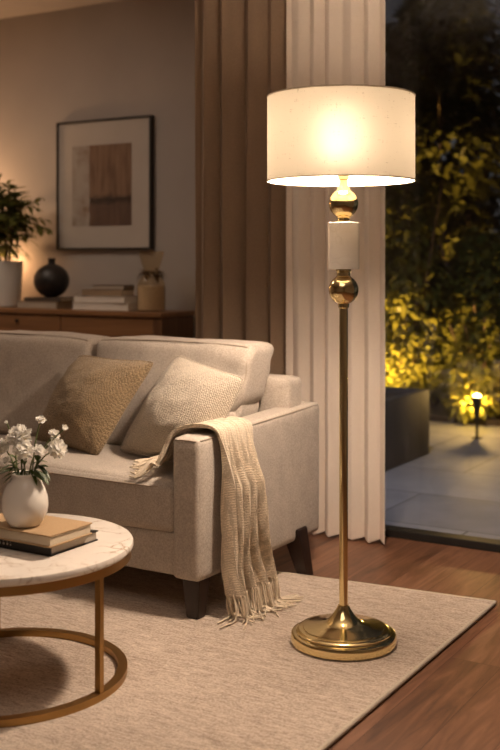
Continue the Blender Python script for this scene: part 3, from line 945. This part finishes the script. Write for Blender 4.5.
M['stone'] = plain('dark_stoneware', (.018, .014, .012), .45, 0, .12, 30)
def round_vase():
    z = SBZ + .062; c = (-4.14, 4.70)
    R = .101
    pr = [(0, z), (.045, z)] + [(R * math.cos(a), z + .094 + .0965 * math.sin(a)) for a in [(-72 + 9 * i) * PI / 180 for i in range(16)]]
    pr += [(.023, z + .189), (.021, z + .197), (.021, z + .212), (.0245, z + .221), (.023, z + .223), (.018, z + .220), (.016, z + .2), (.03, z + .17), (.05, z + .09), (0, z + .05)]
    o = obj('round_vase', lathe(c, pr, 48), M['stone'])
    tag(o, 'round dark stoneware vase with narrow neck on two books', 'vase')
round_vase()

M['amber'] = pane_mat('amber_glass', (.955, .91, .83), 1.4)
M['sand'] = fabric('vase_filling', (.62, .54, .44), 90, .12, .3)
M['tie'] = fabric('dry_leaves', (.13, .075, .03), 60, .35, .6)
def glass_vase():
    c = (-3.438, 4.70); z = SBZ
    t = thing('glass_vase', (c[0], c[1], z), 'hourglass amber glass vase with dried wrap at the sideboard right end', 'vase')
    out = [(0, 0), (.068, 0), (.076, .006), (.0765, .05), (.0765, .13), (.072, .155), (.058, .178), (.0435, .196), (.0405, .21), (.043, .225), (.055, .262), (.066, .300), (.0695, .318), (.068, .321)]
    inn = [(.066, .319), (.0625, .300), (.0515, .262), (.0395, .225), (.037, .21), (.040, .196), (.055, .176), (.069, .153), (.0735, .13), (.0735, .008), (0, .006)]
    obj('glass', lathe(c, [(r, z + h) for r, h in out + inn], 48), M['amber'], t)
    obj('filling', lathe(c, [(0, z + .008), (.0725, z + .008), (.0725, z + .132), (.06, z + .136), (0, z + .138)], 40), M['sand'], t, label='cream sand filling')
    r = random.Random(4)
    bm = bmesh.new()
    for i in range(46):
        a = r.uniform(0, 2 * PI)
        p = V(c[0] + .047 * math.cos(a), c[1] + .047 * math.sin(a), z + .205 + r.uniform(-.015, .015))
        d = V(math.cos(a) * .75 + r.uniform(-.6, .6), math.sin(a) * .75 + r.uniform(-.6, .6), r.uniform(-1.1, .6))
        leaf_into(bm, p, d, r.uniform(.025, .05), .017, .4)
    add_tube(bm, [V(c[0] + .045 * math.cos(2 * PI * i / 40), c[1] + .045 * math.sin(2 * PI * i / 40), z + .207) for i in range(40)], .007, 8, True)
    obj('dried_wrap', bm, M['tie'], t)
glass_vase()

# potted plant
M['pleaf'] = leaf_mat('plant_leaf', (.07, .08, .018), (.15, .16, .04), .35)
M['bark'] = plain('bark', (.12, .075, .04), .9, 0, .2, 30)
M['soil'] = plain('soil', (.03, .02, .014), .95, 0, .2, 40)
def plant():
    c = (-4.50, 4.70); z = SBZ
    t = thing('potted_plant', (c[0], c[1], z), 'leafy green potted plant in a tall white pot on the sideboard', 'plant')
    obj('pot', lathe(c, [(0, z), (.082, z), (.090, z + .006), (.098, z + .10), (.106, z + .262), (.104, z + .268), (.098, z + .266), (.096, z + .235), (0, z + .235)], 48), M['potw'], t)
    obj('soil', lathe(c, [(0, z + .236), (.0955, z + .236), (.06, z + .246), (0, z + .25)], 32), M['soil'], t)
    r = random.Random(12)
    tw = bmesh.new(); lf = bmesh.new()
    b0 = V(c[0], c[1], z + .24)
    top = b0 + V(.01, 0, .22)
    trunks = [(b0 + V(.0, 0, 0), b0 + V(.012, .0, .12), b0 + V(-.01, -.02, .38)), (b0 + V(.02, .01, 0), b0 + V(.035, .01, .10), b0 + V(.085, -.02, .32)), (b0 + V(-.02, -.01, 0), b0 + V(-.05, -.01, .11), b0 + V(-.10, 0, .34))]
    for a in trunks:
        add_tube(tw, smooth_path(a, 5), [.010 - .0006 * k for k in range(11)], 7)
    ends = []
    for i in range(85):
        a = trunks[r.choice((0, 0, 1, 1, 2))]
        p0 = a[1].lerp(a[2], r.uniform(0, 1))
        th = r.uniform(0, 2 * PI); ph = r.uniform(-.35, 1.25)
        d = V(math.cos(th) * math.cos(ph), math.sin(th) * math.cos(ph) * .75 - .1, math.sin(ph))
        L = r.uniform(.10, .24)
        p1 = p0 + d * L * .5 + V(0, 0, .015); p2 = p0 + d * L - V(0, 0, .02)
        if p2.y > 4.88: p2.y = 4.88
        q = smooth_path([p0, p1, p2], 4)
        add_tube(tw, q, [.0035 - .0003 * k for k in range(9)], 5)
        for k in range(8):
            s = .25 + .75 * k / 7
            p = q[int(s * 8)]
            side = d.cross(V(0, 0, 1))
            if side.length < .01: side = V(1, 0, 0)
            side.normalize()
            dd = d * .8 + side * (1 if k % 2 else -1) * r.uniform(.5, 1.1) + V(0, 0, r.uniform(-.5, .3))
            ln = r.uniform(.065, .10)
            if (p + dd.normalized() * ln).y > 4.915: dd.y = -abs(dd.y)
            leaf_into(lf, p, dd, ln, ln * .42, r.uniform(.1, .6))
    obj('trunk', tw, M['bark'], t)
    o = obj('foliage', lf, M['pleaf'], t)
plant()

# ------------------------------------------------------------------ framed picture
def art_mat():
    m, nt, b = new_mat('abstract_wash')
    tc = nt.nodes.new('ShaderNodeTexCoord')
    sp = nt.nodes.new('ShaderNodeSeparateXYZ'); nt.links.new(tc.outputs['Generated'], sp.inputs[0])
    def mth(op, a, bb):
        n = nd(nt, 'ShaderNodeMath', operation=op)
        for i, q in enumerate((a, bb)):
            if isinstance(q, (int, float)): n.inputs[i].default_value = q
            else: nt.links.new(q, n.inputs[i])
        return n.outputs[0]
    X, Z = sp.outputs['X'], sp.outputs['Z']
    v = coords(nt)
    nz = noise_tex(nt, v, 22, 4, .6)
    n1 = noise_tex(nt, v, 9, 4, .6)
    nv = noise_tex(nt, coords(nt, (14, 1, 1.6)), 2.2, 4, .6)
    pale = ramp(nt, n1, [(.36, (.29, .19, .12)), (.46, (.40, .33, .265)), (.6, (.48, .42, .36))])
    brown = ramp(nt, nv, [(.3, (.15, .08, .045)), (.5, (.27, .16, .095)), (.72, (.37, .24, .15))])
    low = ramp(nt, nv, [(.3, (.10, .055, .038)), (.7, (.19, .11, .07))])
    zz = mth('ADD', Z, mth('MULTIPLY', mth('SUBTRACT', nz, .5), .14))
    mlow = mth('LESS_THAN', zz, .31)
    br2 = nd(nt, 'ShaderNodeMixRGB'); nt.links.new(mlow, br2.inputs[0]); nt.links.new(brown, br2.inputs[1]); nt.links.new(low, br2.inputs[2])
    # dark band
    band = mth('SUBTRACT', 1.0, mth('MULTIPLY', mth('ABSOLUTE', mth('SUBTRACT', zz, .325), 0), 16))
    bandc = nd(nt, 'ShaderNodeClamp'); nt.links.new(band, bandc.inputs[0])
    br3 = nd(nt, 'ShaderNodeMixRGB'); nt.links.new(bandc.outputs[0], br3.inputs[0]); nt.links.new(br2.outputs[0], br3.inputs[1]); br3.inputs[2].default_value = (.025, .012, .008, 1)
    xx = mth('ADD', X, mth('MULTIPLY', mth('SUBTRACT', nz, .5), .05))
    mb = mth('GREATER_THAN', xx, .30)
    fin = nd(nt, 'ShaderNodeMixRGB'); nt.links.new(mb, fin.inputs[0]); nt.links.new(pale, fin.inputs[1]); nt.links.new(br3.outputs[0], fin.inputs[2])
    nt.links.new(fin.outputs[0], b.inputs['Base Color'])
    b.inputs['Roughness'].default_value = .8
    return m
def picture():
    x0, x1, z0, z1 = -4.274, -3.585, 1.192, 1.944
    yf, yw = 4.892, 4.929
    t = thing('framed_picture', ((x0 + x1) / 2, yw, z0), 'dark framed abstract print in brown wash hanging on the back wall', 'picture')
    bm = bmesh.new(); w = .010
    add_box(bm, (x0, yf, z0), (x0 + w, yw, z1), .001, 1); add_box(bm, (x1 - w, yf, z0), (x1, yw, z1), .001, 1)
    add_box(bm, (x0 + w, yf, z1 - w), (x1 - w, yw, z1), .001, 1); add_box(bm, (x0 + w, yf, z0), (x1 - w, yw, z0 + w), .001, 1)
    obj('frame', bm, M['framem'], t)
    obj('mat_board', box((x0 + w, yf + .014, z0 + w), (x1 - w, yf + .022, z1 - w)), M['mat'], t)
    sx = (x1 - x0) / (152 - 57)
    obj('print', box((x0 + (72.5 - 57) * sx, yf + .012, 1.328), (x0 + (132.5 - 57) * sx, yf + .0145, 1.797)), art_mat(), t)
    g = obj('glazing', box((x0 + w, yf + .008, z0 + w), (x1 - w, yf + .010, z1 - w)), M['glazing'], t)
M['glazing'] = pane_mat('picture_glass', (.97, .97, .97), 1.4)
picture()

# ------------------------------------------------------------------ curtains
def curtain(name, u0, u1, v, amp, nf, mat, label, seed, cols=240, hem=None, prof=None):
    t = thing(name, ((u0 + u1) / 2, v, 0), label, 'curtain')
    ztop = 2.615
    def fn(s, q, z0=.006, z1=ztop, out=0.0):
        z = z0 + (z1 - z0) * q
        k = 1 - (z / ztop)
        ph = 2 * PI * (nf * s + .25 * noise.noise(V(s * 3.1, 0, seed)) + .05 * k * math.sin(9 * s + seed))
        w = math.sin(ph)
        w = math.copysign(abs(w) ** 1.0, w)
        a = amp * (.8 + .35 * noise.noise(V(s * 4.2, z * .35, seed + 5)) + .15 * k)
        y = v + a * w + .12 * a * math.sin(2 * ph + seed) + .010 * k * noise.noise(V(s * 9, z * 1.2, seed))
        x = u0 + (u1 - u0) * s + .35 * amp * math.sin(2 * ph) * .5
        return V(x, y - out, z + (.006 * k * (1 + w) if q < .02 else 0))
    o = obj('panel', grid(lambda s, q: fn(s, q), cols, 40), mat, t)
    if hem:
        obj('hem', grid(lambda s, q: fn(s, q, .010, hem, .0022), cols, 2), mat, t)
curtain('brown_curtain', -2.685, -2.185, 3.985, .046, 4.6, M['curtain'], 'heavy brown curtain hanging behind the sofa next to the sheer one', 1.5)
curtain('sheer_curtain', -2.183, -1.735, 3.932, .018, 5.6, M['sheer'], 'pale sheer curtain hanging at the glass door behind the lamp', 4.2, hem=.075)

# ------------------------------------------------------------------ garden at dusk
def patio_mat():
    m, nt, b = new_mat('patio_stone')
    v = coords(nt)
    br = nd(nt, 'ShaderNodeTexBrick', Scale=1.0)
    br.inputs['Brick Width'].default_value = .9; br.inputs['Row Height'].default_value = .6
    br.inputs['Mortar Size'].default_value = .006; br.inputs['Bias'].default_value = 0
    br.inputs['Color1'].default_value = (.2, .2, .21, 1); br.inputs['Color2'].default_value = (.27, .27, .285, 1); br.inputs['Mortar'].default_value = (.1, .1, .105, 1)
    nt.links.new(v, br.inputs['Vector'])
    f = noise_tex(nt, v, 5, 4)
    mm = nd(nt, 'ShaderNodeMixRGB', blend_type='MULTIPLY'); mm.inputs[0].default_value = .6
    nt.links.new(br.outputs['Color'], mm.inputs[1]); nt.links.new(ramp(nt, f, [(.3, (.6, .6, .6)), (.7, (1, 1, 1))]), mm.inputs[2])
    nt.links.new(mm.outputs[0], b.inputs['Base Color'])
    b.inputs['Roughness'].default_value = .6
    return m
M['patio'] = patio_mat()
M['planter'] = plain('planter_concrete', (.035, .033, .033), .7, 0, .1)
M['fencew'] = wood('fence_wood', (.02, .014, .01), (.045, .03, .02), .8, 'X')
M['gleaf'] = leaf_mat('garden_leaf', (.075, .085, .012), (.17, .16, .03), .35)
M['gleaf2'] = leaf_mat('tree_leaf', (.05, .055, .012), (.10, .095, .025), .3)
struct('ground_patio', box((-7, 4.13, -.12), (3, 13, -.012)), M['patio'])
struct('ground_bed', box((-7, 7.25, -.012), (3, 13, .03)), M['soil'])

def fence():
    t = thing('garden_fence', (-2.5, 8.3, 0), 'dark wooden fence behind the lit garden shrubs', 'fence')
    bm = bmesh.new()
    for k in range(8): add_box(bm, (-6.5, 8.30, .03 + k * .14), (2.5, 8.325, .03 + k * .14 + .13), .003, 1)
    obj('boards', bm, M['fencew'], t)
    for i in range(6):
        obj('post', box((-6.4 + i * 1.75, 8.326, 0), (-6.32 + i * 1.75, 8.40, 1.18), .004, 1), M['fencew'], t)
fence()

def shrub(name, c, h, rad, n, mat, label, seed, leaf=.07, z_low=.15, group='garden shrubs and trees', base=.03, cat='shrub'):
    r = random.Random(seed)
    t = thing(name, (c[0], c[1], base), label, cat, group)
    tw = bmesh.new(); lf = bmesh.new()
    br = []
    for i in range(9):
        a = r.uniform(0, 2 * PI); rr = rad * r.uniform(.3, .95)
        top = V(c[0] + rr * math.cos(a), c[1] + rr * math.sin(a), base + h * r.uniform(.6, 1))
        mid = V(c[0] + rr * .4 * math.cos(a), c[1] + rr * .4 * math.sin(a), base + h * .4)
        q = smooth_path([V(c[0] + .05 * math.cos(a), c[1] + .05 * math.sin(a), base - .01), mid, top], 6)
        add_tube(tw, q, [.018 - .0011 * k for k in range(len(q))], 5)
        br.append(q)
    for i in range(n):
        z = r.uniform(z_low, 1) ** .9
        prof = math.sin(PI * min(1, .22 + .74 * z)) ** .6
        clump = .72 + .5 * noise.noise(V(z * h * 2.2, seed, r.random() * .1))
        a = r.uniform(0, 2 * PI)
        clump += .35 * noise.noise(V(math.cos(a) * 1.6, math.sin(a) * 1.6, z * h * 2.4 + seed))
        rr = rad * prof * clump * math.sqrt(r.uniform(.12, 1))
        p = V(c[0] + rr * math.cos(a), c[1] + rr * math.sin(a), base + z * h)
        d = V(math.cos(a) + r.uniform(-.7, .7), math.sin(a) + r.uniform(-.7, .7), r.uniform(-.8, .7))
        ln = leaf * r.uniform(.7, 1.3)
        leaf_into(lf, p, d, ln, ln * .45, r.uniform(0, .5))
    obj('stems', tw, M['bark'], t)
    obj('foliage', lf, mat, t)
# (u, v), height, radius
SH = [((-3.95, 7.75), 1.9, .46, 'lit leafy garden shrub at the left behind the dark planter'),
      ((-3.22, 7.72), 1.75, .42, 'glowing leafy shrub rising just right of the sheer curtain edge'),
      ((-2.72, 7.90), 1.30, .36, 'dark low shrub in shade between the two lit shrubs'),
      ((-2.02, 7.55), 1.65, .40, 'tall yellow lit shrub behind and to the right of the path light'),
      ((-1.65, 7.75), 1.8, .42, 'leafy garden shrub to the right of the path light'),
      ((-2.54, 7.36), .72, .25, 'small low shrub glowing directly behind the path light head'),
      ((-1.0, 7.75), 1.6, .40, 'garden shrub at the far right end of the bed')]
for i, (c, h, rd, lab) in enumerate(SH):
    shrub('garden_shrub', c, h, rd, 4800 if h > 1 else 1500, M['gleaf'], lab, 20 + i * 3, .085, .03)
TR = [((-4.6, 9.45), 3.6, .9, 'dark tall tree beyond the fence at far left'),
      ((-3.55, 9.35), 3.9, .85, 'tall dark tree beyond the fence beside the curtain edge'),
      ((-2.55, 9.6), 3.0, .6, 'smaller dim tree beyond the fence above the path light'),
      ((-1.5, 9.5), 3.4, .75, 'tall dark tree beyond the fence on the far right')]
for i, (c, h, rd, lab) in enumerate(TR):
    shrub('garden_tree', c, h, rd, 7500, M['gleaf2'], lab, 60 + i * 5, .15, .12, cat='tree')

# planter box with a low shrub
def planter():
    x0, x1, y0, y1, h = -3.2, -2.37, 5.07, 6.01, .37
    t = thing('garden_planter', ((x0 + x1) / 2, (y0 + y1) / 2, -.012), 'dark square planter box on the patio outside the glass door', 'planter')
    bm = bmesh.new(); w = .05
    for lo, hi in (((x0, y0, -.012), (x0 + w, y1, h)), ((x1 - w, y0, -.012), (x1, y1, h)), ((x0 + w, y0, -.012), (x1 - w, y0 + w, h)), ((x0 + w, y1 - w, -.012), (x1 - w, y1, h))):
        add_box(bm, lo, hi, .006, 2)
    obj('box', bm, M['planter'], t)
    obj('soil', box((x0 + w, y0 + w, .0), (x1 - w, y1 - w, h - .03)), M['soil'], t)
planter()
shrub('planter_shrub', (-2.85, 5.6), .75, .34, 1100, M['gleaf'], 'low leafy shrub growing in the dark patio planter', 97, .06, .1, base=.34)

# path light
def path_light():
    c = (-2.316, 6.69); z = -.012
    t = thing('path_light', (c[0], c[1], z), 'small glowing spike light standing on the patio edge', 'garden light')
    obj('spike', lathe(c, [(0, z), (.035, z), (.035, z + .006), (.010, z + .012), (.010, z + .10), (.013, z + .13), (.022, z + .20), (.036, z + .262), (.038, z + .27), (.034, z + .27), (.02, z + .23), (0, z + .225)], 24), M['black'], t)
    obj('lens', lathe(c, sphere_prof(.026, z + .262, n=12), 20), emit_mat('path_glow', (1, .62, .22), 40), t)
path_light()

# ------------------------------------------------------------------ lights
def light(name, typ, loc, power, col, size=.05, rot=None, **kw):
    d = bpy.data.lights.new(name, typ)
    d.energy = power; d.color = col
    if typ == 'AREA': d.size = size
    else: d.shadow_soft_size = size
    for k, v in kw.items(): setattr(d, k, v)
    o = bpy.data.objects.new(name, d); COL.objects.link(o); o.location = loc
    if rot: o.rotation_euler = rot
    return o
WARM = (1.0, .785, .61)
for zz in (1.45, 1.51): light('lamp_bulb_light', 'POINT', (LU - .005, LV - .003, zz), 74, WARM, .05)
light('ceiling_fill_light', 'AREA', (-1.0, 1.0, 2.58), 15, (1.0, .80, .64), 1.4)  # broad overhead fill added for the room's ambient light, no fixture modelled
light('ceiling_fill_light', 'AREA', (-4.2, 3.2, 2.58), 15, (1.0, .80, .64), .8)  # second overhead fill, added to brighten the back wall
light('sideboard_glow_light', 'POINT', (-4.60, 4.85, 1.12), 1.3, (1.0, .52, .23), .03)
light('table_lamp_light', 'POINT', (-5.05, 4.66, 1.42), 19, (1.0, .56, .28), .06)
# garden: warm spike lights aimed up into the planting, an added cool fill over the patio
def up_light(loc, e, tilt=0.0):
    light('garden_spot_light', 'SPOT', loc, e * 1.0, (1.0, .60, .15), .03, (PI - abs(tilt), 0, 0), spot_size=math.radians(125), spot_blend=.7)
for p, e, ti in (((-3.25, 7.22, .06), 260, -.4), ((-2.0, 7.22, .06), 160, -.4), ((-3.85, 7.25, .06), 120, -.4), ((-2.5, 7.1, .06), 120, -.4), ((-3.1, 8.5, .5), 260, -.2), ((-2.2, 8.55, .5), 160, -.2), ((-2.55, 5.35, .40), 14, -.2)):
    up_light(p, e, ti)
light('path_lamp_light', 'POINT', (-2.36, 6.86, .34), 14.0, (1.0, .60, .18), .02)
light('patio_fill_light', 'SPOT', (-1.9, 4.40, 2.75), 120, (.80, .83, 1.0), .08, (math.radians(33), 0, 0), spot_size=math.radians(88), spot_blend=.6)  # unseen source, added to give the paving its cool light

w = bpy.data.worlds.new('dusk'); SC.world = w; w.use_nodes = True
nt = w.node_tree
bg = nt.nodes['Background']
tc = nt.nodes.new('ShaderNodeTexCoord'); sp = nt.nodes.new('ShaderNodeSeparateXYZ')
nt.links.new(tc.outputs['Generated'], sp.inputs[0])
nt.links.new(ramp(nt, sp.outputs['Z'], [(0, (.09, .085, .08)), (.1, (.05, .05, .052)), (.25, (.016, .017, .02))]), bg.inputs['Color'])
bg.inputs['Strength'].default_value = 1.0

# ------------------------------------------------------------------ view
SC.view_settings.view_transform = 'Standard'
SC.view_settings.look = 'None'
SC.view_settings.gamma = 1.0
SC.view_settings.exposure = 0.0
SC.view_settings.use_curve_mapping = False
SC.cycles.use_denoising = True
SC.cycles.max_bounces = 10
SC.cycles.diffuse_bounces = 6
SC.cycles.transparent_max_bounces = 16
SC.cycles.sample_clamp_indirect = 6.0
